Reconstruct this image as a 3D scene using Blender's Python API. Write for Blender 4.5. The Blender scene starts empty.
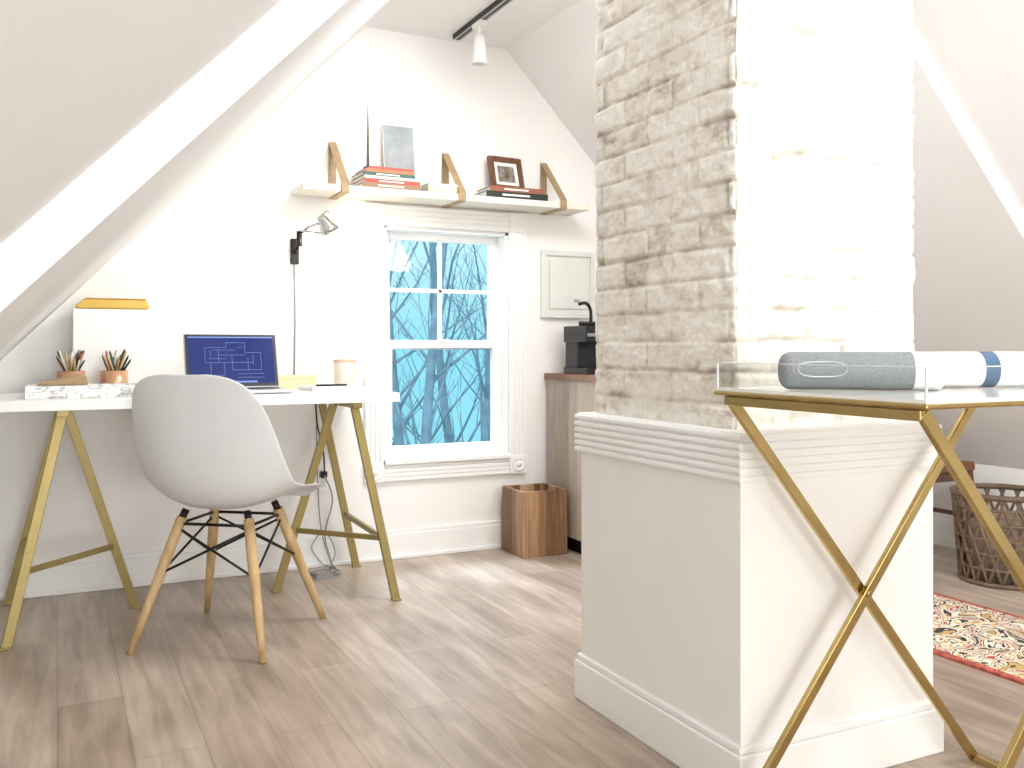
import bpy, bmesh, math, random
import numpy as np
from mathutils import Vector, Matrix, noise
random.seed(4)
D=bpy.data; C=bpy.context
scn=C.scene
try:
    scn.view_settings.view_transform='Standard'
except Exception: pass

# ------------------------------------------------------------------ materials
def lin(c):
    return tuple(((v/255)/12.92 if v/255<=0.04045 else (((v/255)+0.055)/1.055)**2.4) for v in c)
def mat(name,rgb,rough=0.6,metal=0.0,var=0.06,scale=12,bump=0.0,emis=None,es=0,coat=0,spec=0.5,stretch=(1,1,1)):
    m=D.materials.new(name); m.use_nodes=True
    nt=m.node_tree; N=nt.nodes; L=nt.links
    b=N['Principled BSDF']
    c=lin(rgb)
    tc=N.new('ShaderNodeTexCoord'); mp=N.new('ShaderNodeMapping'); mp.inputs['Scale'].default_value=stretch
    nz=N.new('ShaderNodeTexNoise'); nz.inputs['Scale'].default_value=scale; nz.inputs['Detail'].default_value=5
    L.new(tc.outputs['Object'],mp.inputs['Vector']); L.new(mp.outputs[0],nz.inputs['Vector'])
    rp=N.new('ShaderNodeValToRGB')
    rp.color_ramp.elements[0].position=0.3; rp.color_ramp.elements[1].position=0.7
    rp.color_ramp.elements[0].color=(*[max(0,v*(1-var)) for v in c],1)
    rp.color_ramp.elements[1].color=(*[min(1,v*(1+var)) for v in c],1)
    L.new(nz.outputs['Fac'],rp.inputs['Fac']); L.new(rp.outputs['Color'],b.inputs['Base Color'])
    b.inputs['Roughness'].default_value=rough; b.inputs['Metallic'].default_value=metal
    b.inputs['Specular IOR Level'].default_value=spec
    b.inputs['Coat Weight'].default_value=coat
    if bump:
        bp=N.new('ShaderNodeBump'); bp.inputs['Strength'].default_value=bump; bp.inputs['Distance'].default_value=0.005
        L.new(nz.outputs['Fac'],bp.inputs['Height']); L.new(bp.outputs[0],b.inputs['Normal'])
    if emis:
        b.inputs['Emission Color'].default_value=(*lin(emis),1); b.inputs['Emission Strength'].default_value=es
    return m

def wood(name,c1,c2,rough=0.5,scale=(40,40,2.5),bump=0.1):
    m=mat(name,c1,rough); nt=m.node_tree
    for n in nt.nodes:
        if n.type=='MAPPING': n.inputs['Scale'].default_value=scale
        if n.type=='TEX_NOISE': n.inputs['Scale'].default_value=1.0; n.inputs['Distortion'].default_value=0.6
        if n.type=='VALTORGB':
            n.color_ramp.elements[0].color=(*lin(c1),1); n.color_ramp.elements[1].color=(*lin(c2),1)
    return m

M={}
M['wall']=mat('wall_paint',(245,244,241),0.75,var=0.01,scale=3)
M['ceil']=mat('ceiling_paint',(241,241,240),0.8,var=0.01,scale=3)
M['trim']=mat('trim_paint',(246,246,244),0.4,var=0.01)
M['wains']=mat('wainscot_paint',(244,243,240),0.45,var=0.01)
M['white']=mat('white_laminate',(243,243,241),0.35,var=0.01)
M['gold']=mat('brass_metal',(190,167,114),0.2,1.0,var=0.06,scale=30)
M['goldpaint']=mat('gold_paint',(160,143,90),0.4,0.5,var=0.05,scale=30)
M['shell']=mat('shell_plastic',(224,226,228),0.35,var=0.01)
M['dowel']=wood('maple_dowel',(184,152,106),(212,182,136),0.45)
M['black']=mat('black_metal',(22,22,24),0.35,0.3)
M['blackp']=mat('black_plastic',(26,28,32),0.3)
M['alu']=mat('aluminium',(185,187,190),0.35,0.9)
M['chrome']=mat('chrome',(190,190,190),0.15,1.0)
M['leather']=mat('tan_leather',(166,140,104),0.5,var=0.12,scale=30,bump=0.2)
M['shelfw']=wood('pale_shelf_wood',(230,224,210),(242,237,225),0.5,scale=(2,40,40))
M['greyfab']=mat('grey_fabric',(138,142,145),0.9,var=0.25,scale=350,bump=0.5)
M['dkfab']=mat('dark_fabric',(80,84,88),0.9,var=0.25,scale=350,bump=0.5)
M['cream']=mat('cream_ceramic',(232,218,204),0.35,var=0.03)
M['blush']=mat('blush_glaze',(206,170,148),0.35,var=0.05)
M['paper']=mat('paper',(244,244,241),0.7,var=0.01)
M['copper']=mat('copper_cup',(204,158,126),0.3,0.5,var=0.1)
M['mustard']=mat('mustard_leather',(218,178,84),0.5,var=0.08,scale=20)
M['panel']=mat('panel_paint',(224,224,219),0.45,var=0.02)
M['bluef']=mat('blue_band',(72,98,130),0.6)
M['dkwood']=wood('walnut',(84,54,36),(122,82,54),0.4)
M['bark']=mat('bark',(128,146,158),0.9,var=0.3,scale=6)
M['cord']=mat('grey_cord',(150,148,145),0.5)
M['edge']=mat('acrylic_edge',(225,232,230),0.2,var=0.01)
def bookm(n,c): return mat('book_'+n,c,0.6,var=0.05)

def glass(name,fac=0.08,tint=(1,1,1)):
    m=D.materials.new(name); m.use_nodes=True; nt=m.node_tree; N=nt.nodes; L=nt.links
    N.remove(N['Principled BSDF']); o=N['Material Output']
    t=N.new('ShaderNodeBsdfTransparent'); t.inputs[0].default_value=(*tint,1)
    g=N.new('ShaderNodeBsdfGlossy'); g.inputs['Roughness'].default_value=0.02
    mx=N.new('ShaderNodeMixShader'); mx.inputs[0].default_value=fac
    L.new(t.outputs[0],mx.inputs[1]); L.new(g.outputs[0],mx.inputs[2]); L.new(mx.outputs[0],o.inputs[0])
    return m
M['glass']=glass('window_glass',0.012)
M['acryl']=glass('acrylic',0.05,(0.975,0.985,0.98))

# floor
def floor_mat():
    m=D.materials.new('vinyl_plank_floor'); m.use_nodes=True; nt=m.node_tree; N=nt.nodes; L=nt.links
    b=N['Principled BSDF']; tc=N.new('ShaderNodeTexCoord')
    mp=N.new('ShaderNodeMapping'); mp.inputs['Rotation'].default_value=(0,0,math.radians(90))
    L.new(tc.outputs['Object'],mp.inputs['Vector'])
    br=N.new('ShaderNodeTexBrick'); br.offset=0.37; br.inputs['Scale'].default_value=1
    br.inputs['Brick Width'].default_value=1.15; br.inputs['Row Height'].default_value=0.16
    br.inputs['Mortar Size'].default_value=0.0009; br.inputs['Mortar Smooth'].default_value=0.2
    br.inputs['Color1'].default_value=(*lin((178,160,145)),1); br.inputs['Color2'].default_value=(*lin((198,183,169)),1)
    br.inputs['Mortar'].default_value=(*lin((144,126,111)),1)
    L.new(mp.outputs[0],br.inputs['Vector'])
    m2=N.new('ShaderNodeMapping'); m2.inputs['Scale'].default_value=(20,1.6,1); L.new(tc.outputs['Object'],m2.inputs['Vector'])
    nz=N.new('ShaderNodeTexNoise'); nz.inputs['Scale'].default_value=1.4; nz.inputs['Detail'].default_value=7; nz.inputs['Distortion'].default_value=0.8
    L.new(m2.outputs[0],nz.inputs['Vector'])
    m3=N.new('ShaderNodeMapping'); m3.inputs['Scale'].default_value=(4,1.3,1); L.new(tc.outputs['Object'],m3.inputs['Vector'])
    n2=N.new('ShaderNodeTexNoise'); n2.inputs['Scale'].default_value=1.5; n2.inputs['Detail'].default_value=4; L.new(m3.outputs[0],n2.inputs['Vector'])
    r=N.new('ShaderNodeValToRGB'); r.color_ramp.elements[0].position=0.32; r.color_ramp.elements[1].position=0.68
    r.color_ramp.elements[0].color=(0.66,0.63,0.59,1); r.color_ramp.elements[1].color=(1.06,1.05,1.04,1)
    L.new(nz.outputs['Fac'],r.inputs[0])
    r2=N.new('ShaderNodeValToRGB'); r2.color_ramp.elements[0].position=0.35; r2.color_ramp.elements[1].position=0.62
    r2.color_ramp.elements[0].color=(0.70,0.67,0.63,1); r2.color_ramp.elements[1].color=(1.05,1.05,1.05,1)
    L.new(n2.outputs['Fac'],r2.inputs[0])
    x=N.new('ShaderNodeMix'); x.data_type='RGBA'; x.blend_type='MULTIPLY'; x.inputs[0].default_value=0.85
    L.new(br.outputs['Color'],x.inputs[6]); L.new(r.outputs[0],x.inputs[7])
    y=N.new('ShaderNodeMix'); y.data_type='RGBA'; y.blend_type='MULTIPLY'; y.inputs[0].default_value=1
    L.new(x.outputs[2],y.inputs[6]); L.new(r2.outputs[0],y.inputs[7]); L.new(y.outputs[2],b.inputs['Base Color'])
    b.inputs['Roughness'].default_value=0.32
    bp=N.new('ShaderNodeBump'); bp.inputs['Strength'].default_value=0.12; bp.inputs['Distance'].default_value=0.002
    L.new(nz.outputs['Fac'],bp.inputs['Height']); L.new(bp.outputs[0],b.inputs['Normal'])
    return m
def stripe_wood(name,c1,c2,c3,axis='y',w=0.03,rough=0.45):
    m=D.materials.new(name); m.use_nodes=True; nt=m.node_tree; N=nt.nodes; L=nt.links
    b=N['Principled BSDF']; tc=N.new('ShaderNodeTexCoord'); sp=N.new('ShaderNodeSeparateXYZ'); L.new(tc.outputs['Object'],sp.inputs[0])
    a=N.new('ShaderNodeMath'); a.operation='ADD'; L.new(sp.outputs[0],a.inputs[0]); L.new(sp.outputs[1],a.inputs[1])
    d=N.new('ShaderNodeMath'); d.operation='DIVIDE'; d.inputs[1].default_value=w; L.new(a.outputs[0],d.inputs[0])
    f=N.new('ShaderNodeMath'); f.operation='FLOOR'; L.new(d.outputs[0],f.inputs[0])
    wn=N.new('ShaderNodeTexWhiteNoise'); wn.noise_dimensions='1D'; L.new(f.outputs[0],wn.inputs['W'])
    mp=N.new('ShaderNodeMapping'); mp.inputs['Scale'].default_value=(60,60,4); L.new(tc.outputs['Object'],mp.inputs[0])
    nz=N.new('ShaderNodeTexNoise'); nz.inputs['Scale'].default_value=1.5; nz.inputs['Detail'].default_value=5; L.new(mp.outputs[0],nz.inputs[0])
    ad=N.new('ShaderNodeMath'); ad.operation='MULTIPLY_ADD'; ad.inputs[1].default_value=0.5; L.new(nz.outputs[0],ad.inputs[0]); 
    hf=N.new('ShaderNodeMath'); hf.operation='MULTIPLY'; hf.inputs[1].default_value=0.6; L.new(wn.outputs[0],hf.inputs[0]); L.new(hf.outputs[0],ad.inputs[2])
    r=N.new('ShaderNodeValToRGB'); e=r.color_ramp.elements; e[0].position=0.15; e[0].color=(*lin(c1),1); e[1].position=0.85; e[1].color=(*lin(c3),1)
    q=e.new(0.5); q.color=(*lin(c2),1)
    L.new(ad.outputs[0],r.inputs[0]); L.new(r.outputs[0],b.inputs['Base Color']); b.inputs['Roughness'].default_value=rough
    return m
M['acacia']=stripe_wood('acacia_strips',(88,60,40),(150,112,78),(206,172,134),w=0.037)
M['cab']=stripe_wood('weathered_boards',(142,128,116),(188,172,158),(216,203,190),w=0.075,rough=0.6)
M['floor']=floor_mat()

def brick_mat():
    m=D.materials.new('whitewashed_brick'); m.use_nodes=True; nt=m.node_tree; N=nt.nodes; L=nt.links
    b=N['Principled BSDF']; tc=N.new('ShaderNodeTexCoord')
    mp=N.new('ShaderNodeMapping'); mp.inputs['Scale'].default_value=(1,1,2.2); L.new(tc.outputs['Object'],mp.inputs[0])
    n1=N.new('ShaderNodeTexNoise'); n1.inputs['Scale'].default_value=10; n1.inputs['Detail'].default_value=9; n1.inputs['Roughness'].default_value=0.68
    n2=N.new('ShaderNodeTexNoise'); n2.inputs['Scale'].default_value=70; n2.inputs['Detail'].default_value=6
    L.new(mp.outputs[0],n1.inputs[0]); L.new(tc.outputs['Object'],n2.inputs[0])
    at=N.new('ShaderNodeAttribute'); at.attribute_name='wear_and_tone'
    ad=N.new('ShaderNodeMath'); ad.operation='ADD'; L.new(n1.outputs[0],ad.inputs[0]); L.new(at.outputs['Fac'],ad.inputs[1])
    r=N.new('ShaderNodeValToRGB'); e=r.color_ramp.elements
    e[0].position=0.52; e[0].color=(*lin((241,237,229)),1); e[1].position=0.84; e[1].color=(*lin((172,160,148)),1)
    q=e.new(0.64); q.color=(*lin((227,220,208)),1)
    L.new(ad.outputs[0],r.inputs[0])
    r2=N.new('ShaderNodeValToRGB'); r2.color_ramp.elements[0].position=0.3; r2.color_ramp.elements[0].color=(0.93,0.92,0.91,1); r2.color_ramp.elements[1].position=0.6
    L.new(n2.outputs[0],r2.inputs[0])
    x=N.new('ShaderNodeMix'); x.data_type='RGBA'; x.blend_type='MULTIPLY'; x.inputs[0].default_value=1
    L.new(r.outputs[0],x.inputs[6]); L.new(r2.outputs[0],x.inputs[7]); L.new(x.outputs[2],b.inputs['Base Color'])
    b.inputs['Roughness'].default_value=0.6
    bp=N.new('ShaderNodeBump'); bp.inputs['Strength'].default_value=0.7; bp.inputs['Distance'].default_value=0.004
    L.new(n2.outputs[0],bp.inputs['Height']); L.new(bp.outputs[0],b.inputs['Normal'])
    return m
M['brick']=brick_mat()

def rug_mat():
    m=D.materials.new('patterned_rug'); m.use_nodes=True; nt=m.node_tree; N=nt.nodes; L=nt.links
    b=N['Principled BSDF']; tc=N.new('ShaderNodeTexCoord')
    nz=N.new('ShaderNodeTexNoise'); nz.inputs['Scale'].default_value=7; nz.inputs['Detail'].default_value=0.8; nz.inputs['Distortion'].default_value=2.6
    L.new(tc.outputs['Object'],nz.inputs[0])
    r=N.new('ShaderNodeValToRGB'); e=r.color_ramp.elements; r.color_ramp.interpolation='CONSTANT'
    e[0].position=0; e[0].color=(*lin((196,158,92)),1)
    for p,c in ((0.33,(52,46,46)),(0.37,(226,218,200)),(0.42,(196,152,84)),(0.45,(226,218,200)),(0.49,(44,42,42)),(0.525,(228,220,204)),(0.57,(176,72,56)),(0.61,(222,212,192)),(0.65,(56,52,50)),(0.69,(92,112,84)),(0.73,(206,168,100))):
        q=e.new(p); q.color=(*lin(c),1)
    e[-1].position=0.8; e[-1].color=(*lin((150,150,150)),1)
    L.new(nz.outputs[0],r.inputs[0]); L.new(r.outputs[0],b.inputs['Base Color']); b.inputs['Roughness'].default_value=0.95
    return m
M['rug']=rug_mat()
M['rugred']=mat('rug_border',(172,86,72),0.95,var=0.5,scale=60)
def marble_mat():
    m=mat('marble_paper',(238,238,236),0.3)
    for n in m.node_tree.nodes:
        if n.type=='TEX_NOISE': n.inputs['Scale'].default_value=9; n.inputs['Distortion'].default_value=2.5
        if n.type=='VALTORGB':
            e=n.color_ramp.elements; e[0].position=0.47; e[0].color=(*lin((240,240,238)),1); e[1].position=0.55; e[1].color=(*lin((240,240,238)),1)
            q=e.new(0.51); q.color=(*lin((160,158,160)),1)
    return m
M['marble']=marble_mat()
M['screen']=mat('screen_blue',(10,24,74),0.15,emis=(14,42,112),es=0.7)
M['scrline']=mat('screen_lines',(90,120,180),0.3,emis=(100,130,185),es=0.8)
M['bulb']=mat('bulb_glow',(255,250,235),0.3,emis=(255,240,210),es=14)
def photo_mat(name,a,bc,sc=6):
    m=mat(name,a,0.4)
    for n in m.node_tree.nodes:
        if n.type=='VALTORGB':
            n.color_ramp.elements[0].color=(*lin(a),1); n.color_ramp.elements[1].color=(*lin(bc),1)
        if n.type=='TEX_NOISE': n.inputs['Scale'].default_value=sc
    return m

# ------------------------------------------------------------------ builder
def empty(name,loc=(0,0,0),rz=0):
    e=D.objects.new(name,None); e.location=loc; e.rotation_euler=(0,0,rz); e.empty_display_size=0.1
    C.collection.objects.link(e); return e
class B:
    def __init__(s): s.bm=bmesh.new()
    def add(s,vs,fs,mi=0,smooth=False,T=None):
        vv=[s.bm.verts.new((T@Vector(v)) if T else v) for v in vs]
        for f in fs:
            try:
                q=s.bm.faces.new([vv[i] for i in f]); q.material_index=mi; q.smooth=smooth
            except ValueError: pass
        return s
    def box(s,x0,x1,y0,y1,z0,z1,mi=0,T=None):
        v=[(x0,y0,z0),(x1,y0,z0),(x1,y1,z0),(x0,y1,z0),(x0,y0,z1),(x1,y0,z1),(x1,y1,z1),(x0,y1,z1)]
        return s.add(v,[(0,3,2,1),(4,5,6,7),(0,1,5,4),(1,2,6,5),(2,3,7,6),(3,0,4,7)],mi,False,T)
    def prism(s,pts,a0,a1,axis='y',mi=0,T=None):
        n=len(pts)
        def P(p,a): return (p[0],a,p[1]) if axis=='y' else ((a,p[0],p[1]) if axis=='x' else (p[0],p[1],a))
        v=[P(p,a0) for p in pts]+[P(p,a1) for p in pts]
        f=[tuple(range(n)),tuple(range(2*n-1,n-1,-1))]+[(i,i+n,(i+1)%n+n,(i+1)%n) for i in range(n)]
        return s.add(v,f,mi,False,T)
    def tube(s,pts,r,seg=10,mi=0,smooth=True,T=None,caps=True):
        pts=[Vector(p) for p in pts]; n=len(pts)
        if not hasattr(r,'__len__'): r=[r]*n
        t0=(pts[1]-pts[0]).normalized(); a=Vector((0,0,1)) if abs(t0.z)<0.9 else Vector((1,0,0))
        u=t0.cross(a).normalized(); vs=[]
        for i in range(n):
            t=(pts[min(i+1,n-1)]-pts[max(i-1,0)]).normalized()
            u=(u-t*u.dot(t)).normalized(); w=t.cross(u)
            for k in range(seg):
                an=2*math.pi*k/seg; vs.append(pts[i]+(u*math.cos(an)+w*math.sin(an))*r[i])
        fs=[(i*seg+k,i*seg+(k+1)%seg,(i+1)*seg+(k+1)%seg,(i+1)*seg+k) for i in range(n-1) for k in range(seg)]
        s.add(vs,fs,mi,smooth,T)
        if caps:
            s.add(vs[:seg],[tuple(range(seg))[::-1]],mi,False,T); s.add(vs[-seg:],[tuple(range(seg))],mi,False,T)
        return s
    def beam(s,p0,p1,w,h,side=(0,1,0),mi=0,T=None):
        p0=Vector(p0);p1=Vector(p1);t=(p1-p0).normalized();a=Vector(side);a=(a-t*a.dot(t)).normalized();b=t.cross(a)
        v=[p+a*(w/2)*i+b*(h/2)*j for p in(p0,p1) for i,j in((-1,-1),(1,-1),(1,1),(-1,1))]
        return s.add(v,[(0,3,2,1),(4,5,6,7),(0,1,5,4),(1,2,6,5),(2,3,7,6),(3,0,4,7)],mi,False,T)
    def lathe(s,prof,c=(0,0,0),seg=32,mi=0,smooth=True,T=None):
        vs=[(c[0]+r*math.cos(2*math.pi*k/seg),c[1]+r*math.sin(2*math.pi*k/seg),c[2]+z) for r,z in prof for k in range(seg)]
        fs=[(i*seg+k,i*seg+(k+1)%seg,(i+1)*seg+(k+1)%seg,(i+1)*seg+k) for i in range(len(prof)-1) for k in range(seg)]
        return s.add(vs,fs,mi,smooth,T)
    def obj(s,name,mats,parent=None,bevel=0,seg=2,merge=True):
        if merge: bmesh.ops.remove_doubles(s.bm,verts=s.bm.verts,dist=1e-5)
        bmesh.ops.recalc_face_normals(s.bm,faces=s.bm.faces)
        me=D.meshes.new(name); s.bm.to_mesh(me); s.bm.free()
        if not isinstance(mats,(list,tuple)): mats=[mats]
        for m in mats: me.materials.append(m)
        o=D.objects.new(name,me); C.collection.objects.link(o)
        if parent: o.parent=parent
        if bevel:
            md=o.modifiers.new('bevel','BEVEL'); md.width=bevel; md.segments=seg; md.limit_method='ANGLE'; md.angle_limit=math.radians(40)
        return o

# ------------------------------------------------------------------ room shell
YW=3.98; YN=-2.6; K=1.04; ZC=2.38
XL,XR=-0.66,3.82
def zl(x,raise_=0): return 0.90+(x+0.194)*K+raise_
def zr(x,raise_=0): return 2.38-(x-1.93)*K+raise_
XLt=-0.194+(ZC-0.90)/K
XRt=1.93
YSL,YSR=1.80,2.05; RL,RR=0.115,0.06

b=B(); b.box(XL-0.1,XR+0.1,YN-0.1,YW+0.12,-0.1,0); b.obj('floor',M['floor'])
WX0,WX1,WZ0,WZ1=1.312,1.938,0.438,1.503
b=B()
y0,y1=YW,YW+0.14
b.prism([(XL-0.1,0),(WX0,0),(WX0,ZC+0.1),(XLt,ZC+0.1),(XL-0.1,zl(XL-0.1)+0.1)],y0,y1)
b.prism([(WX1,0),(XR+0.1,0),(XR+0.1,zr(XR+0.1)+0.1),(XRt,ZC+0.1),(WX1,ZC+0.1)],y0,y1)
b.box(WX0,WX1,y0,y1,0,WZ0); b.box(WX0,WX1,y0,y1,WZ1,ZC+0.1)
b.obj('wall_back',M['wall'],merge=False)
b=B(); b.box(XL-0.1,XL,YN,YW,0,zl(XL)+0.16); b.obj('wall_left',M['wall'])
b=B(); b.box(XR,XR+0.1,YN,YW,0,zr(XR)+0.1); b.obj('wall_right',M['wall'])
b=B(); b.box(XL-0.1,XR+0.1,YN-0.1,YN,0,2.6); b.obj('wall_front',M['wall'])
b=B()
t=0.12
def slope(xa,xb,fn,r,ya,yb):
    b.prism([(xa,fn(xa,r)),(xb,fn(xb,r)),(xb,fn(xb,r)+t*1.6),(xa,fn(xa,r)+t*1.6)],ya,yb)
slope(XL-0.1,XLt,zl,0,YSL,YW); slope(XL-0.1,XLt-RL/K,zl,RL,YN,YSL)
slope(XRt,XR+0.1,zr,0,YSR,YW); slope(XRt+RR/K,XR+0.1,zr,RR,YN,YSR)
b.box(XLt-0.15,XRt+0.1,YN,YW,ZC,ZC+0.15)
b.obj('ceiling',M['ceil'],merge=False)

b=B(); 
for xa,xb in((XL,2.13),(2.62,XR)):
    b.box(xa,xb,YW-0.014,YW,0,0.112); b.box(xa,xb,YW-0.010,YW,0.112,0.13); b.box(xa,xb,YW-0.024,YW-0.014,0,0.018)
b.obj('baseboard_back',M['trim'],bevel=0.003)
b=B(); b.box(XR-0.014,XR,YN,YW-0.014,0,0.112); b.box(XR-0.010,XR,YN,YW-0.014,0.112,0.13); b.obj('baseboard_right',M['trim'],bevel=0.003)

# ------------------------------------------------------------------ window
w=empty('window_1',(0,0,0))
b=B()
def flute_v(xa,xb,za,zb):
    b.box(xa,xb,YW-0.016,YW,za,zb)
    n=4; wd=(xb-xa)
    for i in range(n):
        c=xa+wd*(i+0.5)/n
        b.box(c-0.008,c+0.008,YW-0.021,YW-0.016,za,zb)
def flute_h(xa,xb,za,zb):
    b.box(xa,xb,YW-0.016,YW,za,zb)
    for i in range(4):
        c=za+(zb-za)*(i+0.5)/4
        b.box(xa,xb,YW-0.021,YW-0.016,c-0.008,c+0.008)
cx0,cx1,cz0,cz1=1.222,2.028,0.350,1.595
flute_v(cx0,WX0,WZ0,WZ1); flute_v(WX1,cx1,WZ0,WZ1); flute_h(WX0,WX1,WZ1,cz1); flute_h(WX0,WX1,cz0,WZ0-0.012)
for xa,xb in((cx0,WX0),(WX1,cx1)):
    for za,zb in((cz0,WZ0),(WZ1,cz1)):
        b.box(xa,xb,YW-0.023,YW,za,zb)
b.obj('casing',M['trim'],w,bevel=0.003)
b=B()
for xa in((cx0+WX0)/2,(cx1+WX1)/2):
    for za in((cz0+WZ0)/2,(cz1+WZ1)/2):
        T=Matrix.Translation((xa,YW-0.023,za))@Matrix.Rotation(math.radians(90),4,'X')
        b.lathe([(0.034,0),(0.034,0.003),(0.028,0.004),(0.024,0.001),(0.014,0.001),(0.012,0.004),(0,0.005)],seg=28,T=T)
b.obj('rosettes',M['trim'],w)
b=B()
b.box(WX0,WX0+0.018,YW,YW+0.14,WZ0,WZ1); b.box(WX1-0.018,WX1,YW,YW+0.14,WZ0,WZ1)
b.box(WX0,WX1,YW,YW+0.14,WZ1-0.018,WZ1); b.box(WX0,WX1,YW-0.03,YW+0.14,WZ0-0.012,WZ0+0.012)
b.box(cx0+0.09,cx1-0.09,YW-0.035,YW,WZ0-0.012,WZ0+0.008)
b.obj('jambs_and_stool',M['trim'],w,bevel=0.003)
a0,a1=WX0+0.018,WX1-0.018; zm=0.965
def sash(name,za,zb,ya,yb,mh=0.042,bot=0.042,top=0.035,munt=False):
    b=B(); b.box(a0,a0+mh,ya,yb,za,zb); b.box(a1-mh,a1,ya,yb,za,zb)
    b.box(a0+mh,a1-mh,ya,yb,za,za+bot); b.box(a0+mh,a1-mh,ya,yb,zb-top,zb)
    if munt:
        xc=(a0+a1)/2; zc=(za+bot+zb-top)/2
        b.box(xc-0.009,xc+0.009,ya+0.006,yb-0.006,za+bot,zb-top); b.box(a0+mh,a1-mh,ya+0.006,yb-0.006,zc-0.009,zc+0.009)
    b.obj(name,M['trim'],w,bevel=0.002)
    g=B(); ym=(ya+yb)/2; g.box(a0+mh-0.004,a1-mh+0.004,ym-0.002,ym+0.002,za+bot-0.004,zb-top+0.004); g.obj(name+'_glass',M['glass'],w)
sash('lower_sash',WZ0+0.012,zm+0.02,YW+0.045,YW+0.075,bot=0.05)
sash('upper_sash',zm-0.02,WZ1-0.018,YW+0.085,YW+0.115,munt=True)
b=B(); b.box(1.60,1.65,YW+0.03,YW+0.046,zm+0.016,zm+0.026); b.obj('sash_lock',M['trim'],w)

# ------------------------------------------------------------------ chimney
ch=empty('brick_chimney',(1.57,1.84,0))
bx0,bx1,by0,by1=1.30-1.57,1.845-1.57,1.56-1.84,2.14-1.84
def brick_column():
    st=0.0050; z0,z1=0.77,2.39
    per=[]
    W=bx1-bx0; Dp=by1-by0
    nw=int(W/st); nd=int(Dp/st)
    for i in range(nw): per.append((bx0+W*i/nw,by0,0,-1,0,W*i/nw))
    for i in range(nd): per.append((bx1,by0+Dp*i/nd,1,0,1,Dp*i/nd))
    for i in range(nw): per.append((bx1-W*i/nw,by1,0,1,2,W*i/nw))
    for i in range(nd): per.append((bx0,by1-Dp*i/nd,-1,0,3,Dp*i/nd))
    L=[W,Dp,W,Dp]
    nz=int((z1-z0)/st); n=len(per); verts=[]; wear_and_tone=[]
    h=0.069; bl=0.205
    rnd={}
    for j in range(nz+1):
        z=z0+(z1-z0)*j/nz
        for (x,y,nx,ny,f,s) in per:
            q=Vector((x,y,z))
            n1=noise.noise(q*12); n2=noise.noise(q*14+Vector((7,3,1)))
            n3=noise.noise(q*38); n4=noise.noise(q*100); n5=noise.noise(q*6); n6=noise.noise(Vector((x*18,y*18,z*42)))
            zz=z+n1*0.0045+n3*0.0015; ss=s+n2*0.007
            c=math.floor(zz/h); fz=zz/h-c
            off=(0.5*bl if c%2 else 0)+(0.06 if f%2 else 0)
            k=math.floor((ss+off)/bl); fs=(ss+off)/bl-k
            dz=min(fz,1-fz)*h; ds=min(fs,1-fs)*bl
            wd=0.0085+0.004*n5
            gz=max(0,1-dz/wd); gs=max(0,1-ds/wd)*0.7
            gr=max(gz,gs); gr=gr*gr*(3-2*gr)
            key=(f,c,k)
            if key not in rnd: rnd[key]=random.uniform(-0.0025,0.003)
            disp=rnd[key]*(1-gr)-0.0066*gr*max(0.2,0.8+1.2*n5)+n3*0.0026+n4*0.0015+n1*0.0016+n6*0.0018
            ce=min(s,L[f]-s)
            if ce<0.018: disp-=0.004*(1-ce/0.018)**2+abs(n3)*0.003
            cor=s<1e-6
            if cor:
                pf=[(-1,0),(0,-1),(1,0),(0,1)][f]
                vx,vy=nx+pf[0],ny+pf[1]
            else: vx,vy=nx,ny
            verts.append((x+vx*disp,y+vy*disp,z))
            face_grey=0.03 if f==3 else 0.0  # left face shifted evenly towards the greyer tone
            wear_and_tone.append(face_grey+0.14*gr+0.05*(rnd[key]<-0.001)-n3*0.08-n6*0.06+0.08*n5)
    faces=[(j*n+i,j*n+(i+1)%n,(j+1)*n+(i+1)%n,(j+1)*n+i) for j in range(nz) for i in range(n)]
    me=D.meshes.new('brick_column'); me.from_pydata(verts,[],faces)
    at=me.attributes.new('wear_and_tone','FLOAT','POINT'); at.data.foreach_set('value',wear_and_tone)
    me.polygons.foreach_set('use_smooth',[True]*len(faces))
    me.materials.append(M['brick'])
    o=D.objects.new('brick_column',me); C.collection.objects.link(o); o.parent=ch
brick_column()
T=Matrix.Translation((-1.57,-1.84,0))
b=B(); b.box(1.276,1.852,1.515,2.168,0,0.70,T=T); b.obj('wainscot_box',M['wains'],ch,bevel=0.002)
b=B(); b.box(1.262,1.872,1.500,2.183,0,0.105,T=T); b.box(1.267,1.866,1.506,2.177,0.105,0.122,T=T)
b.obj('baseboard_wrap',M['trim'],ch,bevel=0.004)
b=B()
b.box(1.268,1.858,1.507,2.176,0.668,0.775,T=T)
for i in range(6):
    z=0.672+i*0.0172; b.box(1.262,1.866,1.501,2.182,z,z+0.0125,T=T)
b.obj('ribbed_cap_moulding',M['trim'],ch,bevel=0.0035,seg=3)

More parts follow.
